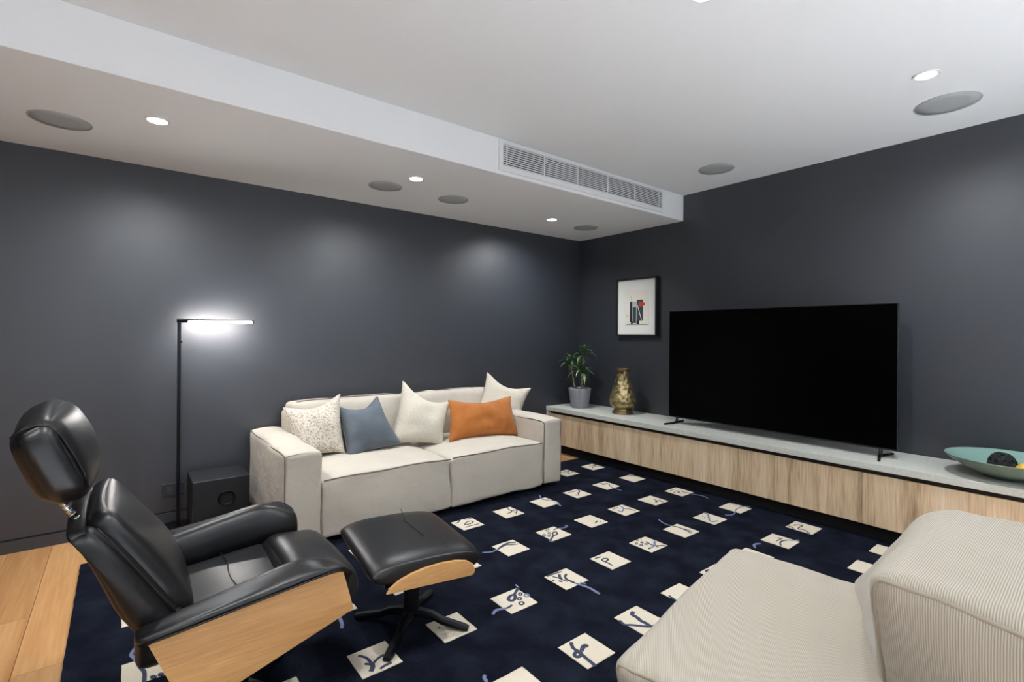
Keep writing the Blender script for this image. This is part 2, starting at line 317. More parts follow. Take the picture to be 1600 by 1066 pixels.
STROKES = {
 (0, 2): [('L',12,0,[(-27,194),(-40,174),(-50,137),(-42,108),(-30,60)]),('D',13,0,[(-32,65),(-23,24),(-13,-17),(-13,-49),(-15,-84)]),('D',7,1,[(20,-78),(18,-81),(13,-80),(8,-74),(6,-67),(8,-63),(13,-65),(18,-71)]),('D',7,1,[(42,-78),(40,-81),(35,-80),(31,-75),(30,-68),(32,-65),(36,-66),(40,-72)])],
 (2, 2): [('L',14,0,[(-11,-109),(-16,-144),(-23,-176),(-34,-196)])],
 (2, 3): [('D',11,0,[(-44,58),(-26,30),(-21,3),(-21,-27)]),('D',18,0,[(-20,-24),(-26,-45),(-42,-64)]),('D',10,0,[(-18,-25),(12,-7),(41,1)]),('D',10,0,[(-43,-6),(-24,-25)]),('D',12,0,[(-7,-70),(16,-63),(45,-63)])],
 (3, 2): [('D',9,0,[(-67,9),(-68,-28)]),('D',9,0,[(-27,-34),(-18,-44)])],
 (3, 3): [('D',7,0,[(-48,29),(-45,16)])],
 (3, 4): [('L',12,0,[(-61,131),(-72,121),(-76,95)])],
 (4, 3): [('D',16,1,[(-14,26),(8,41),(25,42),(32,32),(16,11),(-4,2),(-17,11)]),('D',14,0,[(33,40),(63,60),(90,79)]),('L',8,0,[(100,112),(94,90),(100,83)]),('D',7,1,[(66,21),(60,16),(53,17),(51,23),(54,30),(61,35),(67,34),(70,28)]),('D',7,1,[(38,-10),(31,-14),(24,-13),(21,-7),(24,1),(30,5),(38,3),(41,-3)]),('D',8,1,[(21,-50),(13,-55),(4,-53),(0,-45),(3,-36),(11,-31),(20,-33),(24,-41)]),('L',8,1,[(87,-10),(78,-15),(69,-13),(65,-6),(69,4),(78,9),(87,7),(90,-1)]),('D',10,0,[(-34,-28),(-53,-32),(-71,-34)]),('L',14,0,[(-69,-34),(-96,-22),(-118,-17),(-136,-24),(-152,-36)])],
 (4, 4): [('D',15,0,[(-14,74),(-33,44),(-34,18),(-36,-11),(-40,-45),(-42,-73),(-46,-92)]),('D',14,1,[(-61,8),(-44,15),(-32,9),(-35,-6),(-51,-12),(-64,-5)]),('D',18,0,[(-23,5),(1,20),(17,21),(21,10)])],
 (5, 1): [('D',9,0,[(-66,51),(-38,57),(7,91),(34,70),(79,64)]),('D',8,1,[(-26,-6),(7,22),(39,25),(51,10),(31,-9),(0,-12)]),('D',6,0,[(-48,-48),(-2,-44),(61,-52)])],
 (5, 2): [('L',9,0,[(-174,50),(-129,22),(-95,26),(-73,28)]),('D',14,0,[(-76,27),(-28,49),(2,58),(39,58),(71,38)]),('D',7,0,[(-39,35),(-3,46),(29,27),(69,13)])],
 (5, 3): [('D',8,0,[(-68,76),(-22,75),(36,69)]),('D',7,0,[(-45,58),(-30,27),(-26,0),(-18,-30)]),('D',14,0,[(1,53),(-19,28),(-26,5)]),('D',12,0,[(35,32),(11,20),(-5,-6),(-3,-36),(1,-63)]),('L',14,0,[(1,-61),(15,-102),(25,-141),(24,-176),(21,-214)]),('L',9,0,[(27,-74),(40,-103)]),('D',9,0,[(-71,34),(-68,18)]),('D',10,0,[(-52,5),(-40,-15)])],
 (5, 4): [('D',13,0,[(-79,54),(-88,19),(-64,-4),(-40,-32),(-9,-60),(14,-69),(48,-67)]),('D',18,0,[(28,59),(3,48),(2,20),(-6,-7),(-4,-32),(-6,-58)])],
 (6, 1): [('D',8,0,[(51,89),(36,37),(40,4),(64,9),(70,-12),(44,-30),(34,-15)]),('D',7,0,[(31,3),(6,-16),(-19,-12)]),('D',6,0,[(44,-30),(23,-66)])],
 (6, 2): [('D',5,1,[(10,54),(1,49),(-7,51),(-10,58),(-7,66),(2,71),(10,70),(14,63)]),('D',5,1,[(-12,13),(-20,8),(-28,9),(-31,16),(-27,24),(-19,29),(-11,28),(-8,21)]),('D',5,1,[(-45,-17),(-52,-22),(-59,-21),(-62,-15),(-58,-7),(-51,-3),(-44,-4),(-41,-10)]),('D',5,1,[(-60,10),(-68,5),(-76,6),(-79,13),(-75,21),(-67,26),(-60,25),(-57,18)]),('D',10,1,[(-9,0),(14,13),(29,9),(23,-11),(-3,-28),(-22,-25)]),('D',12,0,[(-22,-23),(-60,-49),(-91,-66)]),('L',9,0,[(-103,-70),(-92,-76),(-97,-95)]),('D',7,0,[(38,39),(79,45)]),('L',8,0,[(79,45),(100,32),(128,27),(146,33)]),('L',6,1,[(158,31),(150,26),(143,26),(142,32),(146,40),(154,45),(161,44),(162,38)])],
 (6, 3): [('D',8,0,[(-61,64),(-35,63),(-11,60)]),('D',9,1,[(-36,31),(-15,34),(0,22),(-13,8),(-40,5),(-44,18)]),('D',8,0,[(-42,4),(-41,-26),(-46,-54)])],
 (6, 4): [('D',11,0,[(-68,43),(-78,12),(-79,-36)]),('D',9,0,[(-40,-11),(-49,-32)])],
 (7, 1): [('L',8,0,[(79,150),(29,71)]),('D',8,0,[(29,71),(57,13),(87,-28),(70,-88)]),('L',8,0,[(59,-43),(43,-137)])],
 (7, 2): [('D',8,0,[(-13,-48),(22,-33),(39,-26)]),('D',6,0,[(23,-32),(27,-40)]),('D',5,0,[(40,-47),(48,-53)])],
 (7, 3): [('D',6,0,[(-25,72),(5,74)]),('D',8,0,[(22,72),(21,65)]),('D',5,1,[(-46,44),(-53,41),(-59,43),(-62,48),(-58,53),(-51,56),(-45,54),(-43,49)]),('D',5,1,[(-7,33),(-14,30),(-20,32),(-22,37),(-19,42),(-12,45),(-5,43),(-3,38)]),('D',6,1,[(-41,11),(-48,9),(-55,11),(-57,16),(-54,22),(-47,24),(-40,22),(-38,17)]),('D',5,1,[(-4,3),(-11,1),(-18,3),(-21,8),(-18,14),(-10,16),(-4,14),(-1,9)]),('D',8,0,[(20,31),(9,-4),(8,-35)]),('L',14,0,[(71,5),(33,-23),(13,-41)]),('L',9,0,[(15,-40),(-15,-41),(-35,-41)]),('D',13,0,[(-33,-42),(-58,-41)]),('D',6,0,[(15,-40),(35,-55),(69,-75)]),('D',7,0,[(10,-48),(13,-66)])],
 (7, 4): [('D',14,1,[(-36,67),(-19,65),(-7,48),(-17,38),(-45,37),(-45,54)])],
 (8, 1): [('D',6,0,[(-42,67),(-5,49),(51,55)]),('D',9,0,[(78,75),(59,29),(5,-6),(-18,-36),(-45,-25)])],
 (8, 2): [('D',7,0,[(-51,62),(6,59)]),('L',10,0,[(45,62),(28,26),(-9,-1),(-45,-12),(-40,23)]),('D',7,0,[(23,22),(45,-11),(54,-64)])],
 (8, 3): [('L',8,0,[(46,206),(23,161),(14,121),(18,89)]),('D',9,0,[(18,91),(31,49),(31,4),(18,-49),(12,-69)]),('D',6,0,[(34,14),(43,-24),(38,-58)])],
 (8, 4): [('L',12,0,[(212,55),(184,70),(150,68),(121,42)])],
 (9, 0): [('D',7,0,[(-31,42),(12,35),(61,36),(2,-7),(3,-45)]),('D',5,1,[(73,-10),(61,-18),(51,-17),(49,-9),(56,2),(68,9),(78,9),(79,1)])],
 (9, 1): [('D',7,0,[(11,78),(16,42),(52,26),(9,-37)]),('D',5,0,[(-16,34),(45,20)]),('L',8,0,[(10,-34),(-7,-97),(-3,-170)])],
 (9, 2): [('D',7,0,[(28,15),(15,-19),(-13,-50)]),('D',6,0,[(-6,-29),(55,-32)]),('D',7,0,[(15,-19),(-35,-50)]),('D',6,0,[(32,-41),(30,-74)])],
 (9, 3): [('L',12,0,[(71,88),(56,47),(6,11),(-41,-23),(-45,-47),(6,-59)]),('D',5,0,[(-30,75),(-14,73)]),('D',5,0,[(-11,54),(8,54)]),('D',5,0,[(-33,27),(-7,29)])],
 (9, 4): [('D',7,0,[(-29,13),(54,8)]),('D',9,0,[(27,29),(39,20)]),('D',9,0,[(-73,-37),(-44,-18),(1,-10),(47,-23)]),('L',8,0,[(47,-23),(71,-49),(108,-70)])],
 (10, 0): [('D',7,0,[(7,53),(1,16),(62,40),(47,-4),(59,-41)]),('D',7,0,[(62,40),(29,-5),(-27,-17),(-29,-42)])],
 (10, 1): [('D',7,0,[(8,65),(55,54),(62,13)]),('D',12,0,[(63,65),(48,42)])],
 (10, 2): [('D',6,0,[(-55,53),(0,61),(49,54)]),('D',6,0,[(-61,10),(0,22),(-19,-13),(-34,-39)]),('D',6,0,[(-51,-17),(6,-2)]),('D',7,0,[(28,1),(17,-40),(34,-62)]),('L',6,0,[(24,-68),(38,-113),(59,-175),(34,-238)])],
 (10, 3): [('D',6,0,[(58,80),(65,54),(65,12)]),('L',8,0,[(114,-57),(77,-29),(21,-17),(-52,-31),(-120,-58),(-169,-58),(-204,-32)])],
 (10, 4): [('D',7,0,[(-52,88),(-55,57),(-81,28)]),('D',8,0,[(-19,55),(10,50),(29,19),(-26,19),(-56,9),(-42,-18),(-78,-69)])],
}

# ================================================================ room
XW, YW, XB, YB = 4.236, 4.086, -2.6, -3.0      # right wall, left wall, near wall, back wall
ZC, ZS, YS_ = 2.645, 2.40, 2.72                  # ceiling, bulkhead underside, bulkhead face
struct(box('floor_bounce', mat('pale_bounce_floor', (226, 230, 235), rough=0.6), XB, XW, YB, -.45, -.02, 0.0))  # pale floor added out of view to bounce light onto the ceiling
floor = struct(box('floor', black_m, XB - .1, XW + .1, YB - .1, YW + .1, -0.06, -0.021))
pl_me = MB().box(-.0945, .0945, -.95, .95, -.021, 0).mesh('plank')
k = 0; x = XB
while x < XW:
    y = -.45 - random.uniform(0.1, 1.6)
    while y < YW:
        y0 = max(y, -.449); y1 = min(y + 1.9, YW)
        if y1 - y0 > 0.02:
            xw = min(.19, XW - x)
            place(pl_me, 'plank', oakfloor_m, floor, (x + xw / 2, (y0 + y1) / 2, 0), scale=((xw - .0012) / .19, (y1 - y0 - .0012) / 1.9, 1))
        y += 1.9
    x += .19
struct(box('wall_left', wall_m, XB - .1, XW + .1, YW, YW + .12, 0, ZC))
struct(box('wall_right', wall_m, XW, XW + .12, YB, YW, 0, ZC))
struct(box('wall_near', wall_m, XB - .12, XB, YB, YW, 0, ZC))
wb = MB()
wb.box(XB, WIN[0], YB - .12, YB, 0, ZC).box(WIN[1], XW, YB - .12, YB, 0, ZC)
wb.box(WIN[0], WIN[1], YB - .12, YB, 0, WIN[2]).box(WIN[0], WIN[1], YB - .12, YB, WIN[3], ZC)
struct(wb.build('wall_back', wall_m))
win = thing('added_window_1', (1.2, YB - .06, WIN[2]), 'wide white framed window added behind the camera for fill light', 'window'); win['kind'] = 'structure'  # invented window, only there to carry the fill light
wf = MB()
for a in (WIN[0], (WIN[0] + WIN[1]) / 2 - .03, WIN[1] - .06): wf.box(a, a + .06, YB - .09, YB - .03, WIN[2], WIN[3])
wf.box(WIN[0], WIN[1], YB - .09, YB - .03, WIN[2], WIN[2] + .06).box(WIN[0], WIN[1], YB - .09, YB - .03, WIN[3] - .06, WIN[3])
wf.build('added_window_frame', white_m2, win)
struct(box('ceiling', white_m, XB - .1, XW + .1, YB - .1, YW + .1, ZC, ZC + .1))
struct(box('ceiling_bulkhead', white_m, XB, XW, YS_, YW, ZS, ZC, bevel=.003))
bb = struct(box('baseboard_left', base_m, XB, XW, YW - .014, YW, 0, .07))
MB().box(XB, XW, YW - .004, YW, .07, .078).build('shadow_gap', black_m, bb)

# ---------------------------------------------------------------- rug
rug = thing('rug', (1.81, 2.12, 0), 'large navy blue rug patterned with cream squares and blue brush strokes', 'rug')
RX0, RX1, RY0, RY1, RZ = -.17, 3.80, .60, 3.62, .012
rm = MB().grid(lambda u, v: (RX0 + (RX1 - RX0) * u + .004 * noise.noise(Vector((u * 60, v * 60, 0))) * (1 if u in (0, 1) else 0),
                             RY0 + (RY1 - RY0) * v + .004 * noise.noise(Vector((u * 60, v * 60, 5))) * (1 if v in (0, 1) else 0), RZ), 90, 70, (0, 0, -RZ + .001))
rm.build('pile', rug_m, rug)
def ribbon(mb, pts, wd, closed, z0, z1):
    P = [Vector((p[0], p[1], 0)) for p in pts]; n = len(P)
    # smooth the polyline
    Q = []
    m = n if closed else n - 1
    for i in range(m):
        a, b, c_, d = P[(i - 1) % n] if (closed or i > 0) else P[0], P[i], P[(i + 1) % n], P[(i + 2) % n] if (closed or i + 2 < n) else P[-1]
        for s in range(4):
            t = s / 4
            Q.append(0.5 * ((2 * b) + (c_ - a) * t + (2 * a - 5 * b + 4 * c_ - d) * t * t + (3 * b - a - 3 * c_ + d) * t ** 3))
    if not closed: Q.append(P[-1])
    n = len(Q); L, Rr = [], []
    for i in range(n):
        a = Q[i - 1] if (closed or i > 0) else Q[i]; b = Q[(i + 1) % n] if (closed or i < n - 1) else Q[i]
        t = (b - a).normalized(); s = Vector((-t.y, t.x, 0))
        ww = wd / 2 * (1.0 + .22 * noise.noise(Q[i] * 90))
        if not closed and i in (0, n - 1): ww *= .55
        L.append(Q[i] + s * ww); Rr.append(Q[i] - s * ww)
    v = []
    for z in (z1, z0):
        v += [(p.x, p.y, z) for p in L] + [(p.x, p.y, z) for p in Rr]
    f = []
    for i in range(n if closed else n - 1):
        j = (i + 1) % n
        f += [(i, j, n + j, n + i), (i, 2 * n + i, 2 * n + j, j), (n + i, n + j, 3 * n + j, 3 * n + i)]
    mb.add(v, f)
sq_me = None
for i in range(11):
    for kk in range(6):
        cx, cy_ = .088 + .3523 * i, 3.290 - .4745 * kk
        def sqf(u, v):
            e = 1 if (u in (0, 1) or v in (0, 1)) else 0
            jx, jy = (.0025 * noise.noise(Vector((u * 9 + i * 3, v * 9 + kk * 5, q))) * e for q in (1, 4))
            return (cx + (u - .5) * .162 + jx, cy_ + (v - .5) * .166 + jy, RZ + .0022)
        sq = MB().grid(sqf, 6, 6, (0, 0, -.003)).build('cream_square', cream_m, rug)
        for s_i, (colr, wd, cl, pts) in enumerate(STROKES.get((i, kk), [])):
            mb = MB(); ribbon(mb, [(cx + p[0] / 1000, cy_ + p[1] / 1000) for p in pts], wd / 1000 * 1.05, cl, RZ - .0005, RZ + .0034 + .0003 * (s_i % 4))
            mb.build('brush_stroke', slate_m if colr == 'D' else laven_m, sq)

# ---------------------------------------------------------------- bulkhead vent
vent = thing('air_vent', (2.96, YS_, 2.43), 'long white slatted air conditioning vent in the bulkhead face', 'vent')
vx0, vx1, vz0, vz1 = 2.018, 3.907, 2.425, 2.635
ox0, ox1, oz0, oz1 = 2.050, 3.876, 2.462, 2.612
yf = YS_ - .012
MB().box(vx0, vx1, yf, YS_, vz0, oz0).box(vx0, vx1, yf, YS_, oz1, vz1).box(vx0, ox0, yf, YS_, oz0, oz1).box(ox1, vx1, yf, YS_, oz0, oz1).build('frame', white_m2, vent)
box('duct_opening', black_m, ox0, ox1, YS_ - .0015, YS_ - .0005, oz0, oz1, vent)
NS = 10
for s in range(NS):
    z = oz0 + (oz1 - oz0) * (s + .5) / NS + .002
    MB().grid(lambda u, v: (ox0 + (ox1 - ox0) * u, yf + .003 + .0075 * v, z + .001 - .003 * v), 1, 1, (0, 0, -.0030)).build('slat', white_m2, vent)
for xx in (2.084, 2.432, 2.781, 3.132, 3.483, 3.832): box('divider', white_m2, xx - .004, xx + .004, yf + .001, yf + .006, oz0, oz1, vent)

# ---------------------------------------------------------------- downlights and speakers
def downlight(x, y, z, label, watt=SPOT_W, tip=0.0, gain=1.0):
    t = thing('downlight', (x, y, z), label, 'downlight', 'recessed ceiling downlights')
    MB().lathe([(.042, 0), (.056, 0), (.058, -.003), (.056, -.006), (.045, -.006), (.042, -.003)], (x, y, z), 32).build('trim_ring', white_m2, t, auto=True)
    MB().lathe([(.0, -.0015), (.043, -.0015), (.043, -.004), (.0, -.0045)], (x, y, z), 24).build('lens', bulb_m, t)
    l = bpy.data.lights.new('downlight_beam', 'SPOT'); l.energy = watt * gain; l.spot_size = R(84 if watt != SPOT_W else (150 if tip else 165)); l.spot_blend = 1.0 if watt == SPOT_W else .5; l.shadow_soft_size = .03; l.color = (.94, .975, 1.0) if watt == SPOT_W else (.90, .955, 1.0)
    o = bpy.data.objects.new('downlight_beam', l); COL.objects.link(o); o.parent = t; o.location = (0, 0, -.012); o.rotation_euler = (tip, 0, 0)
    return t
downlight(.141, 3.165, ZS, 'bright downlight in the bulkhead above the floor lamp', tip=R(9), gain=1.05)
downlight(1.633, 3.18, ZS, 'bright downlight in the bulkhead between two round speakers', tip=R(9), gain=1.05)
downlight(3.22, 3.48, ZS, 'bright downlight in the bulkhead near the room corner', tip=R(9), gain=1.05)
downlight(3.227, .681, ZC, 'bright downlight in the main ceiling beside a round speaker')
downlight(1.786, 1.06, ZC, 'downlight in the main ceiling above the front of the rug')
downlight(.30, 1.06, ZC, 'added fill downlight in the main ceiling above the camera')  # unseen lamp, added to light the recliner and foreground
downlight(-1.2, 1.06, ZC, 'added fill downlight in the main ceiling left of the camera')  # unseen lamp, added to lift the sofa arm side and bulkhead underside
for q, (dx, dy, wh) in enumerate([(-1.6, -1.5, 'behind the camera on the far left'), (0., -1.5, 'straight behind the camera'), (1.6, -1.5, 'behind the corduroy chair'), (3.2, -1.5, 'behind the camera over the worktop end'),
        (-1.6, -2.5, 'by the window on the left'), (0., -2.5, 'by the window left of its middle'), (1.6, -2.5, 'by the window right of its middle'), (3.2, -2.5, 'by the window on the right')]):
    downlight(dx, dy, ZC, 'added fill downlight in the ceiling ' + wh, FILL_W)  # unseen rows, added so their bounce brightens the ceiling
def speaker(x, y, z, r, label):
    t = thing('ceiling_speaker', (x, y, z), label, 'speaker', 'round ceiling speakers')
    MB().lathe([(r - .006, 0), (r, 0), (r + .001, -.003), (r, -.005), (r - .005, -.005), (r - .006, -.003)], (x, y, z), 48).build('trim_ring', grille_m, t, auto=True)
    MB().lathe([(0, -.001), (r - .006, -.001), (r - .006, -.0035), (r * .6, -.005), (0, -.0055)], (x, y, z), 48).build('grille', grille_m, t, smooth=True)
speaker(-.255, 3.49, ZS, .128, 'round grey ceiling speaker left of the lamp side downlight')
speaker(1.541, 3.49, ZS, .122, 'round grey ceiling speaker left of the middle downlight')
speaker(2.126, 3.482, ZS, .122, 'round grey ceiling speaker right of the middle downlight')
speaker(3.738, 3.528, ZS, .122, 'round grey ceiling speaker at the corner end of the bulkhead')
speaker(3.715, .69, ZC, .150, 'large round grey speaker in the main ceiling beside the downlight')
speaker(3.754, 2.117, ZC, .135, 'round grey speaker in the main ceiling above the television')
sd = thing('ceiling_fitting', (-.60, 3.86, ZS), 'small round white fitting at the left edge of the bulkhead', 'ceiling fitting')
MB().lathe([(0, 0), (.085, 0), (.085, -.012), (.07, -.022), (0, -.026)], (-.60, 3.86, ZS), 32).build('cover', white_m2, sd, auto=True)

# ---------------------------------------------------------------- low cabinet and worktop
CU, CZ = 3.714, .504
cab = thing('media_cabinet', (3.98, 1.6, .10), 'long low floating oak cabinet along the dark wall', 'cabinet')
box('body', recess_m, 3.755, XW - .002, -1.3, YW - .03, .112, .458, cab)
ys = [4.052, 2.097, 1.100, .103, -.894, -1.3]
for a, b in zip(ys[:-1], ys[1:]): box('door', door_m, 3.732, 3.752, b + .0015, a - .0015, .106, .430, cab, bevel=.0012)
box('end_panel', stone_m, 3.720, XW - .002, 4.055, YW - .001, .104, .4605, cab)
box('shade_plinth', black_m, 3.803, XW - .003, -1.3, YW - .03, 0.0005, .112, cab)  # black block brought forward to give the shade under the floating cabinet
wt = tag(box('worktop', stone_m, CU, XW - .001, -1.3, YW - .001, .461, CZ, bevel=.002), 'pale grey stone slab running along the top of the oak cabinet', 'worktop')

# ---------------------------------------------------------------- television
tv = thing('television', (3.96, 1.815, CZ), 'large flat black television standing on the worktop', 'television')
MB().box(3.938, 3.962, .963, 2.666, .560, 1.522).build('panel', blackplastic_m, tv, bevel=.002)
box('screen', screen_m, 3.9365, 3.9382, .968, 2.661, .570, 1.518, tv)
MB().box(3.962, 3.985, 1.15, 2.48, .62, 1.25).build('rear_housing', blackplastic_m, tv, bevel=.01)
for yy, s in ((2.585, 1), (1.055, -1)):
    lg = MB(); lg.tube([(3.80, yy + s * .03, CZ + .0085), (3.92, yy, CZ + .012), (3.945, yy, CZ + .03), (3.95, yy, .575)], [.008, .010, .011, .012], 8)
    lg.tube([(3.94, yy, CZ + .014), (4.09, yy + s * .03, CZ + .0085)], [.010, .008], 8)
    lg.build('stand_leg', blackmetal_m, tv, smooth=True)

# ---------------------------------------------------------------- framed print
pic = thing('framed_print', (4.186, 3.24, 1.288), 'black framed abstract print hanging on the dark wall by the corner', 'picture')
px0, px1, py0, py1, pz0, pz1 = 4.186, XW - .0005, 2.983, 3.498, 1.289, 1.895
fw_ = .018
MB().box(px0, px1, py0, py0 + fw_, pz0, pz1).box(px0, px1, py1 - fw_, py1, pz0, pz1).box(px0, px1, py0 + fw_, py1 - fw_, pz0, pz0 + fw_).box(px0, px1, py0 + fw_, py1 - fw_, pz1 - fw_, pz1).build('frame', frame_m, pic, bevel=.0015)
box('mat_board', matboard_m, 4.204, 4.208, py0 + fw_, py1 - fw_, pz0 + fw_, pz1 - fw_, pic)
pp = box('print', paper_m, 4.2010, 4.2040, 3.085, 3.385, 1.405, 1.765, pic)
def art(m, y0, y1, z0, z1, d):   # y measured from the left edge of the sheet, z from its foot, in mm
    yl = 3.385
    box('printed_shape', m, 4.2010 - d, 4.2008, yl - y1 / 1000, yl - y0 / 1000, 1.405 + z0 / 1000, 1.405 + z1 / 1000, pp)
art(ink_black, 62, 132, 34, 245, .0004); art(ink_slate, 150, 232, 44, 262, .0004); art(ink_sage, 92, 152, 18, 242, .0008)
art(ink_slate, 100, 144, 22, 186, .0012); art(ink_grey, 20, 300, 2, 9, .0006); art(ink_black, 76, 100, 10, 40, .0010)
art(ink_red, 172, 252, 200, 232, .0012); art(ink_red, 182, 232, 190, 240, .0010); art(ink_grey, 78, 81, 240, 305, .0010); art(ink_black, 24, 33, 96, 104, .0008)
art(ink_black, 150, 184, 10, 46, .0010)
MB().grid(lambda u, v: (4.2010 - .0016, 3.385 - (.158 + .05 * v + .007 * u), 1.405 + .205 - .15 * v), 1, 6, (.0005, 0, 0)).build('printed_shape', matboard_m, pp)

# ---------------------------------------------------------------- potted plant
PX, PY = 3.945, 3.792
plant = thing('potted_plant', (PX, PY, CZ), 'small spiky dracaena plant in a grey pot in the corner', 'plant')
MB().lathe([(0, .001), (.090, .001), (.094, .008), (.104, .07), (.117, .15), (.123, .205), (.121, .214), (.113, .214), (.108, .195), (0, .19)], (PX, PY, CZ), 48).build('pot', pot_m, plant, smooth=True)
MB().lathe([(0, .186), (.109, .186), (.109, .196), (0, .200)], (PX, PY, CZ), 24).build('soil', soil_m, plant)
def leaf_mesh(seed):
    rnd = random.Random(seed); L = rnd.uniform(.17, .23); droop = rnd.uniform(.55, 1.35); mb = MB(); n = 8; v = []
    for i in range(n + 1):
        t = i / n; wd = .017 * math.sin(math.pi * min(1, .12 + .88 * (1 - (1 - t) ** 1.0))) ** .7 * (1 - t ** 4) + .0006
        ang = .95 - droop * 1.6 * t
        if i == 0: p = Vector((0, 0, 0))
        else: p = p + Vector((math.cos(ang), 0, math.sin(ang))) * (L / n)
        v += [(p.x, -wd, p.z + .35 * wd), (p.x, 0, p.z), (p.x, wd, p.z + .35 * wd)]
    f = []
    for i in range(n):
        for j in range(2): f.append((i * 3 + j, i * 3 + j + 1, i * 3 + j + 4, i * 3 + j + 3))
    mb.add(v, f); o = len(mb.v)
    mb.v += [(a, b, c - .0012) for a, b, c in mb.v]; mb.f += [tuple(q + o for q in reversed(g)) for g in list(mb.f)]
    me = mb.mesh('leaf', True); me.materials.append(leaf_m); return me
leaf_me = [leaf_mesh(s) for s in range(5)]
def cane(dx, dy, hgt, lx, ly, seed):
    rnd = random.Random(seed)
    pts = [(PX + dx + (lx - dx) * t + .004 * math.sin(9 * t + seed), PY + dy + (ly - dy) * t, CZ + .19 + (hgt - .19) * t) for t in [i / 10 for i in range(11)]]
    st = MB().tube(pts, [.0095 - .002 * i / 10 + (.0012 if i % 2 else 0) for i in range(11)], 8).build('stem', stem_m, plant, smooth=True)
    top = Vector(pts[-1]) - Vector((PX, PY, CZ))
    for k in range(19):
        a = k * 2.399 + seed; lv = k / 18
        place(leaf_me[k % 5], 'leaf', leaf_m, st, top + Vector((0, 0, -.045 + .055 * lv)), (0, -R(-28 + 78 * lv) + rnd.uniform(-.12, .12), a), (1.0 - .35 * lv,) * 3)
cane(.02, -.01, .60, .02, -.025, 1); cane(-.035, .03, .50, -.075, .075, 2.3); cane(.0, -.03, .42, -.03, -.055, 4.1)

# ---------------------------------------------------------------- bronze vase
VX, VY = 4.005, 3.25
vase = thing('bronze_vase', (VX, VY, CZ), 'bronze vase with raised ornament standing beside the plant', 'vase')
MB().lathe([(0, .0005), (.106, .0005), (.108, .010), (.100, .022), (.088, .034), (.084, .046), (.086, .054), (.0, .056)], (VX, VY, CZ), 48).build('foot', bronze2_m, vase, smooth=True)
prof = [(.080, .054), (.100, .064), (.122, .085), (.132, .112), (.134, .135), (.128, .165), (.117, .20), (.104, .24), (.090, .28), (.077, .32), (.066, .355), (.060, .385), (.059, .41), (.062, .43)]
P2 = []
for (a, b) in zip(prof[:-1], prof[1:]):
    for s in range(5): P2.append((a[0] + (b[0] - a[0]) * s / 5, a[1] + (b[1] - a[1]) * s / 5))
P2.append(prof[-1])
def relief(a, z, r):
    if z < .115 or z > .40: return 0
    e = min(1, (z - .115) / .02, (.40 - z) / .03)
    p = Vector((math.cos(a) * 2.3, math.sin(a) * 2.3, z * 17))
    return e * (.009 * max(0, noise.noise(p * 1.6)) + .006 * abs(noise.noise(p * 3.7)))
MB().lathe(P2, (VX, VY, CZ), 120, relief).build('body', bronze_m, vase, smooth=True)
MB().lathe([(.058, .425), (.066, .436), (.079, .448), (.081, .455), (.077, .459), (.066, .452), (.055, .43), (.052, .40), (0, .39)], (VX, VY, CZ), 48).build('rim', bronze2_m, vase, smooth=True)

# ---------------------------------------------------------------- bowl with rope ball and lemon
BX, BY = 3.955, .455
bowl = thing('celadon_bowl', (BX, BY, CZ), 'wide shallow pale green bowl on the right end of the worktop', 'bowl')
MB().lathe([(0, .0005), (.085, .0005), (.088, .008), (.13, .022), (.19, .048), (.245, .083), (.275, .110), (.278, .113), (.276, .116), (.272, .114)], (BX, BY, CZ), 72, caps=False).build('outer_shell', bowl_m, bowl, smooth=True)
MB().lathe([(.2735, .1148), (.243, .0905), (.188, .0555), (.13, .030), (.07, .018), (.001, .015)], (BX, BY, CZ), 72, caps=False).build('glazed_inside', bowl_in_m, bowl, smooth=True)
bc = Vector((3.925, .478, CZ + .022 + .063))
ball = thing('rope_ball', (bc.x, bc.y, bc.z - .06), 'black woven rope ball lying in the pale green bowl', 'ornament')
core = MB(); puffy(core, bc, (.10, .10, .10), .0499, 8); core.build('core', rope_m, ball, smooth=True)
for ax in range(3):
    for q in range(6):
        lat = R(-65 + 26 * q); rr = .055 * math.cos(lat); hh = .055 * math.sin(lat); pts = []
        for a in range(28):
            t = 2 * math.pi * a / 28; wv = 1 + .05 * math.sin(7 * t + ax * 2 + q * math.pi)
            p = [rr * math.cos(t) * wv, rr * math.sin(t) * wv, hh * wv]
            p = Vector(p[ax:] + p[:ax]); pts.append(Matrix.Rotation(.6, 3, 'X') @ (Matrix.Rotation(.5, 3, 'Y') @ p) + bc)
        MB().tube(pts, .0072, 6, closed=True).build('rope_strand', rope_m, ball, smooth=True)
lc = Vector((3.90, .375, CZ + .072))
lem = thing('lemon', (lc.x, lc.y, lc.z - .03), 'yellow lemon half hidden behind the rope ball in the bowl', 'lemon')
lm = MB(); puffy(lm, lc, (.062, .085, .062), .03, 8, bulge=(.004, .006, .004)); lm.build('fruit', lemon_m, lem, smooth=True)
MB().tube([lc + Vector((0, .042, 0)), lc + Vector((0, .052, .002))], [.009, .004], 8).build('tip', lemon_m, lem, smooth=True)

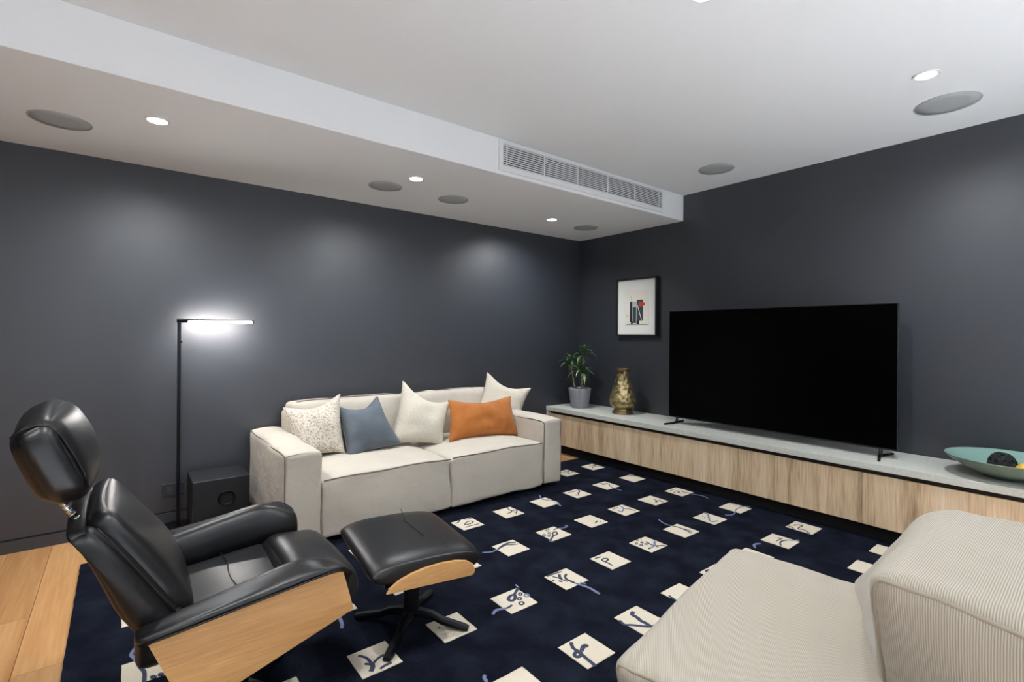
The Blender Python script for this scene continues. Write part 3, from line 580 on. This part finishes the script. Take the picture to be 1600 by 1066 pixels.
# ---------------------------------------------------------------- floor lamp, subwoofer, outlet
LX, LY = .302, 3.95
lamp = thing('floor_lamp', (LX, LY, 0), 'slim black floor lamp with a lit horizontal bar', 'lamp')
MB().lathe([(0, .0005), (.12, .0005), (.12, .010), (.115, .013), (0, .014)], (LX, LY, 0), 40).build('base', blackmetal_m, lamp, auto=True)
box('pole', blackmetal_m, LX - .010, LX + .010, LY - .010, LY + .010, .013, 1.372, lamp, bevel=.002)
hd = Vector((.705 - LX, 3.80 - LY, 0)); hl = hd.length; hd.normalize(); hs = Vector((-hd.y, hd.x, 0))
def bar(s0, s1, w_, z0, z1):
    v = [Vector((LX, LY, 0)) + hd * s + hs * q + Vector((0, 0, z)) for z in (z0, z1) for q in (-w_, w_) for s in (s0, s1)]
    return MB().add(v, [(0, 2, 3, 1), (4, 5, 7, 6), (0, 1, 5, 4), (2, 6, 7, 3), (0, 4, 6, 2), (1, 3, 7, 5)])
bar(-.012, hl + .012, .012, 1.376, 1.386).build('lamp_head', blackmetal_m, lamp, bevel=.001)
bar(-.012, .055, .012, 1.362, 1.376).build('hinge_block', blackmetal_m, lamp, bevel=.001)
bar(hl + .006, hl + .012, .012, 1.360, 1.376).build('end_cap', blackmetal_m, lamp)
bar(.056, hl + .005, .010, 1.3615, 1.3755).build('led_strip', led_m, lamp)
MB().tube([(LX + .010, LY - .002, 1.235), (LX + .016, LY - .004, 1.235)], .008, 12).build('switch', blackmetal_m, lamp)

sub = thing('subwoofer', (.517, 3.837, 0), 'black cube subwoofer standing between the floor lamp and the sofa', 'speaker')
sx0, sx1, sy0, sy1, sz = .356, .680, 3.676, 3.998, .352
box('cabinet', blackplastic_m, sx0, sx1, sy0, sy1, .012, sz, sub, bevel=.004)
pc = Vector((.545, sy0, .222)); tr = MB()
secs = []
for (r, d) in ((.049, .001), (.050, -.004), (.046, -.007), (.041, -.004), (.036, .0005)):
    secs.append([pc + Vector((r * math.cos(2 * math.pi * k / 36), d, r * math.sin(2 * math.pi * k / 36))) for k in range(36)])
tr.loft(secs, caps=False).build('port_ring', blackmetal_m, sub, smooth=True)
MB().add([pc + Vector((.040 * math.cos(2 * math.pi * k / 36), -.0008, .040 * math.sin(2 * math.pi * k / 36))) for k in range(36)], [tuple(range(36))]).build('port_opening', black_m, sub)
for xx in (sx0 + .04, sx1 - .04):
    for yy in (sy0 + .04, sy1 - .04): MB().lathe([(0, .0003), (.015, .0003), (.015, .012), (0, .0125)], (xx, yy, 0), 12).build('foot', black_m, sub)
ot = thing('wall_outlet', (.285, YW, .19), 'dark power outlet plate on the wall behind the floor lamp', 'outlet')
box('plate', outlet_m, .222, .345, YW - .009, YW, .185, .268, ot, bevel=.002)
for xx in (.250, .305): box('socket', base_m, xx, xx + .025, YW - .0105, YW - .009, .21, .245, ot)

# ================================================================ sofa
sofa = thing('sofa', (1.85, 3.55, 0), 'beige two seat sofa with dark piping against the dark wall', 'sofa')
SF = 3.056
def wr(seed, amp=.006, fr=5):
    return lambda p, q: p + Vector((noise.noise(p * fr + Vector((seed, 0, 0))), noise.noise(p * fr + Vector((0, seed, 0))), noise.noise(p * fr + Vector((0, 0, seed))))) * amp
def seat_fn(seed, zc, h):
    g = wr(seed, .011)
    def fn(p, q):
        p = g(p, q)
        if q.z > 0: p.z += .022 * (1 - q.x ** 2) * (1 - .5 * q.y ** 2) * q.z - .012 * (q.x ** 4) * q.z
        return p
    return fn
for i, (a, b) in enumerate(((.962, 1.868), (1.872, 2.752))):
    mb = MB(); puffy(mb, ((a + b) / 2, (SF + 3.86) / 2, .228), (b - a, 3.86 - SF, .365), .022, 18, bulge=(.0, .012, .012), fn=seat_fn(3 + i * 4, 0, 0))
    st = mb.build('seat', sofa_m, sofa, smooth=True)
    pts = [(a + .008 + (b - a - .016) * t, SF + .004 - .010 * math.sin(math.pi * t), .405 - .004 + .010 * math.sin(math.pi * t) + .003 * math.sin(11 * t + i)) for t in [k / 24 for k in range(25)]]
    MB().tube(pts, .0042, 6).build('piping', piping_m, st, smooth=True)
def arm(x0, x1, name, seed, ztop, outer):
    mb = MB(); g = wr(seed, .010)
    def fn(p, q):
        p = g(p, q)
        if q.z > 0: p.z += q.z * (.030 * (1 - q.x ** 2) * (.5 + .5 * math.sin((q.y * .5 + .5) * math.pi)) )
        return p
    puffy(mb, ((x0 + x1) / 2, (SF + 4.05) / 2, (ztop + .05) / 2), (x1 - x0, 4.05 - SF, ztop - .05), .022, 18, bulge=(.010, .008, .0), fn=fn)
    o = mb.build('armrest', sofa_m, sofa, smooth=True)
    for xx, s in ((x0, -1), (x1, 1)):
        p = [(xx - s * .006, SF + .006, .07 + (ztop - .09) * t) for t in [k / 10 for k in range(11)]]
        p += [(xx - s * .006, SF + .03 + .95 * t, ztop - .006 + .004 * math.sin(14 * t)) for t in [k / 20 for k in range(21)]]
        MB().tube(p, .0038, 6).build('piping', piping_m, o, smooth=True)
    MB().tube([(x0 + .006 + (x1 - x0 - .012) * t, SF + .006, ztop - .006 + .008 * math.sin(math.pi * t)) for t in [k / 10 for k in range(11)]], .0034, 6).build('piping', sofa_m, o, smooth=True)
arm(.742, .956, 'left', 11, .585, -1); arm(2.760, 2.962, 'right', 17, .578, 1)
mb = MB(); puffy(mb, (1.855, 3.965, .385), (1.80, .17, .67), .03, 14, bulge=(0, .01, .01), fn=wr(23, .006)); mb.build('back_frame', sofa_m, sofa, smooth=True)
for i, (a, b) in enumerate(((.965, 1.855), (1.860, 2.755))):
    mb = MB(); g = wr(31 + i * 5, .012)
    puffy(mb, ((a + b) / 2, 3.855, .600), (b - a, .18, .385), .035, 16, bulge=(.0, .035, .012), M=Matrix.Rotation(R(8), 3, 'X').inverted() if False else Matrix.Rotation(R(-7), 3, 'X'), fn=g)
    bc_ = mb.build('back_cushion', sofa_m, sofa, smooth=True)
    Mx = Matrix.Rotation(R(-7), 3, 'X')
    pts = []
    hw, hz = (b - a) / 2 - .012, .1925 - .008
    for (x, z) in [(-hw, -.1), (-hw, 0), (-hw, .08), (-hw + .006, hz - .03), (-hw + .03, hz - .004)] + [(-hw + .03 + (2 * hw - .06) * t, hz + .010 * math.sin(math.pi * t) + .002 * math.sin(17 * t)) for t in [k / 20 for k in range(1, 20)]] + [(hw - .03, hz - .004), (hw - .006, hz - .03), (hw, .08), (hw, 0), (hw, -.1)]:
        pts.append(Mx @ Vector((x, -.066, z + .005)) + Vector(((a + b) / 2, 3.855, .600)))
    MB().tube(pts, .0045, 6).build('piping', piping_m, bc_, smooth=True)
for xx in (.80, 1.86, 2.90):
    for yy in (SF + .08, 3.95): MB().lathe([(0, .0125), (.028, .0125), (.028, .06), (0, .06)], (xx, yy, 0), 16).build('foot', feet_m, sofa)

# ---------------------------------------------------------------- scatter cushions
def pillow(name, m, corners, th, label, seed, chop=.03, flange=0.0, amp=.020, pinch=.09):
    TL, TR, BR, BL = [Vector(c) for c in corners]
    cen = (TL + TR + BR + BL) / 4
    nrm = (TR - TL + BR - BL).cross(TL - BL + TR - BR).normalized()
    t = thing(name, tuple(cen - Vector((0, 0, (TL - BL).length / 2))), label, 'cushion', 'scatter cushions on the sofa')
    N = 22; sides = []
    for sgn in (1, -1):
        P = []
        for i in range(N + 1):
            for j in range(N + 1):
                a = math.sin((i / N - .5) * math.pi); b = math.sin((j / N - .5) * math.pi)   # -1..1
                u = a * (1 - pinch * (1 - b * b)); v = b * (1 - pinch * (1 - a * a))
                p = (TL * (1 - u) * (1 + v) + TR * (1 + u) * (1 + v) + BR * (1 + u) * (1 - v) + BL * (1 - u) * (1 - v)) / 4
                p = p - (TL + TR - BL - BR).normalized() * (chop * (1 - a * a) ** 1.5 * max(0, b + .2) ** 2)
                prof = max(0, (1 - a * a)) ** .55 * max(0, (1 - b * b)) ** .55
                s = Vector((seed, seed * 2, seed * .5))
                wv = noise.noise(p * 9 + s) * amp + noise.noise(p * 22 + s) * amp * .35
                crn = abs(a * b) ** 3
                p = p + nrm * (sgn * (th / 2) * prof + wv * (1 - crn) * (.25 + prof))
                P.append(p)
        sides.append(P)
    W = N + 1; v = sides[0] + sides[1]; o = W * W; f = []
    for i in range(N):
        for j in range(N):
            q = (i * W + j, (i + 1) * W + j, (i + 1) * W + j + 1, i * W + j + 1)
            f.append(q); f.append(tuple(o + x for x in reversed(q)))
    mb = MB(); mb.add(v, f)
    bd = [i * W for i in range(W)] + [N * W + j for j in range(1, W)] + [i * W + N for i in range(N - 1, -1, -1)] + [j for j in range(N - 1, 0, -1)]
    for a, b in zip(bd, bd[1:] + bd[:1]): mb.f.append((b, a, a + o, b + o))
    mb.build('cover', m, t, smooth=True)
    loop = [(v[i] + v[i + o]) / 2 for i in bd]
    MB().tube(loop, .0035 + flange, 6, closed=True).build('seam', m, t, smooth=True)
    return t
pillow('woven_cushion', pat_m, [(.915, 3.80, .762), (1.285, 3.70, .842), (1.262, 3.53, .445), (.955, 3.60, .432)], .20, 'speckled beige woven cushion leaning in the left corner of the sofa', 2.0)
pillow('lumbar_cushion', blue_m, [(1.262, 3.735, .752), (1.562, 3.66, .806), (1.665, 3.46, .470), (1.262, 3.45, .405)], .24, 'slate blue velvet cushion on the left seat of the sofa', 5.0, chop=.045, flange=.003, pinch=.10)
pillow('boucle_cushion', boucle_m, [(1.797, 3.700, .912), (2.185, 3.600, .722), (2.030, 3.46, .412), (1.600, 3.53, .455)], .21, 'cream boucle cushion at the middle of the sofa with a raised corner', 7.0, chop=.04, pinch=.10)
pillow('lumbar_cushion', rust_m, [(2.140, 3.560, .745), (2.780, 3.54, .735), (2.760, 3.40, .420), (2.065, 3.42, .440)], .20, 'rust orange velvet cushion on the right seat of the sofa', 9.0, chop=.025, pinch=.06)
pillow('boucle_cushion', boucle_m, [(2.710, 3.807, 0.937), (3.107, 3.638, 0.781), (2.902, 3.577, 0.452), (2.494, 3.700, 0.544)], .17, 'cream boucle cushion standing behind the orange cushion', 12.0, chop=.04, pinch=.10)

# ================================================================ ottoman
def star_base(t, cx, cy, hub_z, reach, ang0, stem_r, stem_top, leg_z):
    MB().lathe([(0, hub_z - .02), (stem_r * 1.05, hub_z - .02), (stem_r, hub_z + .01), (stem_r, stem_top), (0, stem_top)], (cx, cy, 0), 28).build('stem', blackmetal_m, t, auto=True)
    for k in range(4):
        a = ang0 + k * math.pi / 2; d = Vector((math.cos(a), math.sin(a), 0)); s = Vector((-d.y, d.x, 0)); secs = []
        for (q, zt, wd, hh) in ((0.0, hub_z, .030, .030), (.05, hub_z - .002, .020, .028), (.10, hub_z - .010, .017, .026), (reach * .55, hub_z - .030, .017, .024), (reach * .92, leg_z + .022, .018, .020), (reach, leg_z + .016, .015, .014)):
            c = Vector((cx, cy, 0)) + d * q
            secs.append([c + s * (wd * x) + Vector((0, 0, zt - hh + hh * z)) for x, z in ((-1, 0), (1, 0), (1, .6), (.6, 1), (-.6, 1), (-1, .6))])
        MB().loft(secs).build('leg', blackmetal_m, t, auto=True)
ott = thing('ottoman', (1.005, 2.005, .0125), 'black leather footstool with oak sides on a four star base', 'footstool', rz=R(-7))
OM = WM[ott]
def OW(x, y, z): return OM @ Vector((x, y, z - .0125))
TILT = math.tan(R(2.2))
def ott_prof(sc=1.0):
    # closed outline in (x, z), -x end is the thick rounded roll
    return [(-.205, .340), (-.232, .352), (-.247, .372), (-.240, .394), (-.215, .411), (-.17, .422), (-.10, .428), (0, .431), (.10, .430), (.17, .424), (.212, .410), (.228, .390), (.226, .366), (.212, .346), (.18, .338), (.05, .336), (-.10, .336)]
secs = []
yy = [-.272, -.268, -.255, -.22, -.15, -.05, .05, .15, .22, .255, .268, .272]
for y in yy:
    e = max(0, (abs(y) - .20) / .072); k = 1 - .05 * e ** 3; kz = .020 * e ** 2
    secs.append([OW(x * k, y, (z - (kz if z > .38 else 0)) - TILT * x) for x, z in ott_prof()])
mb = MB(); mb.loft(secs); oc = mb.build('cushion', leather_m, ott, smooth=True, sub=1)
def seam_line(pts, r=.0016, parent=None, m=leather2_m, nm='seam'):
    MB().tube(pts, r, 5).build(nm, m, parent, smooth=True)
seam_line([OW(x, y, .4315 - TILT * x) for x, y in ((.055, .268), (.035, .15), (.02, .12), (.03, .0), (.035, -.10))], parent=oc)
seam_line([OW(x, y, z - TILT * x) for x, y, z in ((.095, -.15, .431), (.085, -.19, .429), (.082, -.235, .423))], parent=oc)
for s in (-1, 1):
    o2 = [(x * .965, z) for x, z in ott_prof()]
    seam_line([OW(x, s * .268, z - .012 - TILT * x) for x, z in [(-.20, .395), (-.15, .412), (-.05, .420), (.05, .421), (.14, .417), (.195, .405)]], .0022, oc)
    # oak side panel: half lens
    top = [(-.186, .322), (-.172, .342), (-.14, .364), (-.09, .382), (-.03, .394), (.04, .399), (.10, .397), (.148, .387), (.176, .369), (.187, .346), (.185, .330), (.174, .321)]
    yo = s * .274; pn = MB()
    pn.loft([[OW(x, yo, z - TILT * x - .010) for x, z in top], [OW(x, yo + s * .012, z - TILT * x - .010) for x, z in top]])
    pn.build('side_panel', oakpanel_m, ott, bevel=.003)
MB().loft([[OW(x, y, z - TILT * x) for x, y in ((-.18, -.25), (.18, -.25), (.18, .25), (-.18, .25))] for z in (.318, .340)]).build('under_plate', blackmetal_m, ott)
star_base(ott, 1.015, 1.994, .089, .262, R(45 - 3), .034, .335, .0165)

# ================================================================ recliner
ch = thing('recliner', (.33, 1.94, .0125), 'black leather recliner with oak side panel and adjustable headrest', 'armchair')
CY = 1.94
def frame3(up, n):   # columns: width axis (Y), up axis, normal
    up = Vector(up).normalized(); n = Vector(n).normalized(); y = Vector((0, 1, 0))
    return Matrix((( y.x, up.x, n.x), (y.y, up.y, n.y), (y.z, up.z, n.z)))
# backrest: a padded block leaning back, with an inset front pad
up = Vector((-.155, 0, .255)); nn = Vector((.255, 0, .155)).normalized()
FB = frame3(up, nn)
cb = Vector((.018, CY, .602))
def back_fn(p, q):
    if q.y > 0: p.x *= 1 - .10 * q.y ** 3
    p.z -= .020 * max(0, q.y) ** 3
    if q.z < 0: p.z += .040 * max(0, q.y + .2) * (-q.z)
    return p
mb = MB(); puffy(mb, cb, (.57, .42, .098), .040, 16, bulge=(.008, .012, .010), M=FB, fn=back_fn)
bk = mb.build('backrest', leather2_m, ch, smooth=True)
def pad_fn(p, q):
    p.z += .016 * (1 - q.x ** 2) * math.cos(q.y * 2.4 + .6) * max(0, q.z)
    if q.y > 0: p.x *= 1 - .10 * q.y ** 3
    return p
mb = MB(); puffy(mb, cb + FB @ Vector((0, .012, .046)), (.47, .40, .075), .035, 16, bulge=(0, .0, .018), M=FB, fn=pad_fn); mb.build('back_cushion', leather_m, ch, smooth=True)
for s in (-1, 1):
    pts = [FB @ Vector((s * (.272 - (.026 * max(0, y / .21) ** 3 if y > 0 else 0)), y, .047 - .010 * max(0, y / .21) ** 3)) + cb for y in [-.19 + .38 * k / 16 for k in range(17)]]
    seam_line(pts, .0028, bk, leather2_m, 'stitching')
# headrest
uph = Vector((-.072, 0, .175)); nh = Vector((.175, 0, .072)).normalized(); FH = frame3(uph, nh)
chd = Vector((-.137, CY - .01, .965))
def head_fn(p, q):
    e = q.x * q.x
    p.z *= 1 - .26 * e
    p.y *= 1 - .10 * e + .06 * q.z
    if q.y < 0: p.z += .010 * q.y * (1 - e)
    return p
mb = MB(); puffy(mb, chd, (.50, .238, .126), .048, 16, bulge=(.004, .016, .020), M=FH, fn=head_fn)
hr = mb.build('headrest', leather_m, ch, smooth=True)
for s in (-1, 1):
    pts = [FH @ Vector((s * .233, y, z)) + chd for y, z in ((.097, -.040), (.106, -.015), (.105, .012), (.093, .032), (.055, .044), (0, .047), (-.055, .047), (-.094, .038))]
    seam_line(pts, .0026, hr, leather2_m, 'stitching')
    b1 = FB @ Vector((s * .13, .185, .0)) + cb; b0 = b1 + FB @ Vector((0, .135, .0))
    MB().tube([b0, b1], .0075, 10).build('headrest_bar', chrome_m, ch, smooth=True)
    for k in range(5): 
        c0 = b0.lerp(b1, .42 + .11 * k); c1 = b0.lerp(b1, .46 + .11 * k)
        MB().tube([c0, c1], .0088, 10).build('bar_notch', chrome_m, ch, smooth=True)
# seat and front roll
mb = MB(); puffy(mb, (.285, CY, .385), (.38, .50, .13), .045, 14, bulge=(0, 0, .018), amp=.008, freq=7, seed=3, M=Matrix.Rotation(R(-5), 3, 'Y')); mb.build('seat', leather_m, ch, smooth=True)
def roll_fn(p, q):
    p.z += .012 * (1 - q.y ** 2) * max(0, q.z); return p
mb = MB(); puffy(mb, (.548, CY, .402), (.25, .51, .165), .070, 14, bulge=(.012, 0, .010), amp=.004, freq=6, seed=8, M=Matrix.Rotation(R(6), 3, 'Y'), fn=roll_fn)
fr = mb.build('front_cushion', leather_m, ch, smooth=True)
seam_line([(.30 + .005 * math.sin(k), CY - .20 + .40 * k / 10, .4695) for k in range(11)], .002, fr)
# arms and oak sides, mirrored
def arm_z(x):     # crest height of the arm along x
    return .520 + (x - .04) * .19 if x < .44 else .596 - 2.6 * (x - .44) ** 2 - .05 * (x - .44)
for s in (-1, 1):
    Y = lambda d: CY + s * d          # d: distance from the chair's centre line
    secs = []
    for x in (.030, .036, .055, .10, .16, .24, .32, .40, .46, .51, .55, .575, .592, .598):
        zc = arm_z(x); e = 1.0 if .05 < x < .57 else (.55 if x in (.030, .598) else .82)
        ze = .498 + (x - .04) * .105       # lower outer edge
        ze = min(ze, zc - .012)
        m_ = (zc + ze) / 2
        sec = [(.378, ze), (.386, ze + .014), (.380, ze + .028), (.350, zc - .012), (.318, zc), (.288, zc - .006), (.266, zc - .035), (.256, ze - .06), (.262, ze - .12), (.322, ze - .10), (.342, ze - .010)]
        secs.append([(x, Y(.32 + (d - .32) * e), m_ + (z - m_) * e) for d, z in sec])
    o = MB().loft(secs).build('armrest', leather_m, ch, smooth=True, sub=1)
    seam_line([(x, Y(.3865), .498 + (x - .04) * .105 + .008) for x in [.05 + .50 * k / 14 for k in range(15)]], .0024, o)
    def side(u, v):
        xt = .058 + .505 * u; zt = .492 + .050 * u
        xb = .150 + .452 * u; zb = .262 + .135 * u
        x = xt + (xb - xt) * v; z = zt + (zb - zt) * v + (.014 * math.sin(math.pi * u)) * (1 - v) * 0
        d = .356 - .05 * max(0, v - .6) ** 2
        return (x, Y(d), z)
    MB().grid(side, 20, 20, (0, -s * .013, 0)).build('side_panel', oakpanel_m, ch, auto=True)
mb = MB(); puffy(mb, (.32, CY, .325), (.36, .44, .06), .025, 8); mb.build('seat_shell', leather2_m, ch, smooth=True)
mb = MB(); puffy(mb, (.125, CY, .42), (.11, .56, .20), .04, 8, M=Matrix.Rotation(R(-25), 3, 'Y')); mb.build('rear_shell', leather2_m, ch, smooth=True)
star_base(ch, .33, CY, .089, .33, R(45), .030, .30, .0165)

# ================================================================ corduroy chair
lc_ = thing('corduroy_chair', (1.62, .50, .0165), 'cream corduroy armless lounge chair in the right foreground', 'armchair')
def hexa(corners, size, r, n, bulge, amp, freq, seed, fn=None):
    """padded block through eight corners: (x0|x1) x (front y1|back y0) x (z0|z1); returns mesh builder and surface function"""
    h = Vector(size) / 2
    C = {k: Vector(v) for k, v in corners.items()}
    def surf(q):
        pos = Vector([q[i] * h[i] for i in range(3)])
        cl = Vector([max(-(h[i] - r), min(h[i] - r, pos[i])) for i in range(3)]); d = pos - cl
        if d.length > 1e-9: pos = cl + d.normalized() * r
        u = Vector([pos[i] / h[i] for i in range(3)])
        for i in range(3):
            j, k = (i + 1) % 3, (i + 2) % 3
            u[i] += q[i] * bulge[i] * (1 - q[j] ** 2) * (1 - q[k] ** 2)
        p = Vector((0, 0, 0))
        for sx in (0, 1):
            for sy in (0, 1):
                for sz in (0, 1):
                    wgt = (1 + (2 * sx - 1) * u.x) * (1 + (2 * sy - 1) * u.y) * (1 + (2 * sz - 1) * u.z) / 8
                    p += C[(sx, sy, sz)] * wgt
        s = Vector((seed, seed * 1.3, seed * .6))
        nv = Vector([noise.noise(p * freq + s + Vector((k * 7, 0, 0))) + .45 * noise.noise(p * freq * 2.6 + s + Vector((k * 5, 3, 0))) for k in range(3)])
        p = p + nv * amp
        return fn(p, q) if fn else p
    bm = bmesh.new(); bmesh.ops.create_cube(bm, size=2.0)
    bmesh.ops.subdivide_edges(bm, edges=bm.edges[:], cuts=n, use_grid_fill=True)
    bm.verts.index_update()
    v = [surf(Vector([math.sin(a * math.pi / 2) for a in x.co])) for x in bm.verts]
    f = [tuple(q.index for q in fc.verts) for fc in bm.faces]; bm.free()
    mb = MB(); mb.add(v, f); return mb, surf
SC = {(0, 1, 1): (1.060, .905, .410), (1, 1, 1): (1.985, 1.050, .445), (1, 0, 1): (2.10, .25, .440), (0, 0, 1): (1.20, .02, .425),
      (0, 1, 0): (1.115, .850, .034), (1, 1, 0): (2.01, .99, .034), (1, 0, 0): (2.08, .05, .034), (0, 0, 0): (1.22, -.02, .034)}
mb, sf = hexa(SC, (.95, .80, .41), .045, 30, (.015, .02, .05), .010, 4.5, 3.0)
s2 = mb.build('seat', cord_m, lc_, smooth=True)
BC = {(0, 1, 1): (1.350, .392, .765), (1, 1, 1): (2.01, .385, .785), (1, 0, 1): (2.20, -.06, .745), (0, 0, 1): (1.385, -.06, .725),
      (0, 1, 0): (1.505, .400, .400), (1, 1, 0): (2.08, .66, .400), (1, 0, 0): (2.16, .02, .05), (0, 0, 0): (1.42, -.02, .05)}
mb, bf = hexa(BC, (.75, .45, .40), .055, 30, (.03, .06, .04), .011, 4.5, 11.0)
b2 = mb.build('backrest', cord_b_m, lc_, smooth=True)
def run(fnc, qs, n=14):
    out = []
    for a, b in zip(qs[:-1], qs[1:]):
        for k in range(n): out.append(fnc(Vector(a).lerp(Vector(b), k / n)))
    out.append(fnc(Vector(qs[-1]))); return out
for fnc, par in ((sf, s2), (bf, b2)):
    MB().tube(run(fnc, [(-1, 1, -1), (-1, 1, 1), (-1, -1, 1)]), .0050, 7).build('piping', cordpipe_m, par, smooth=True)
for xx, yy in ((1.25, .80), (1.92, .90), (1.30, .08), (1.98, .12)): MB().lathe([(0, 0), (.03, 0), (.03, .03), (0, .03)], (xx, yy, .0165), 14).build('foot', feet_m, lc_)
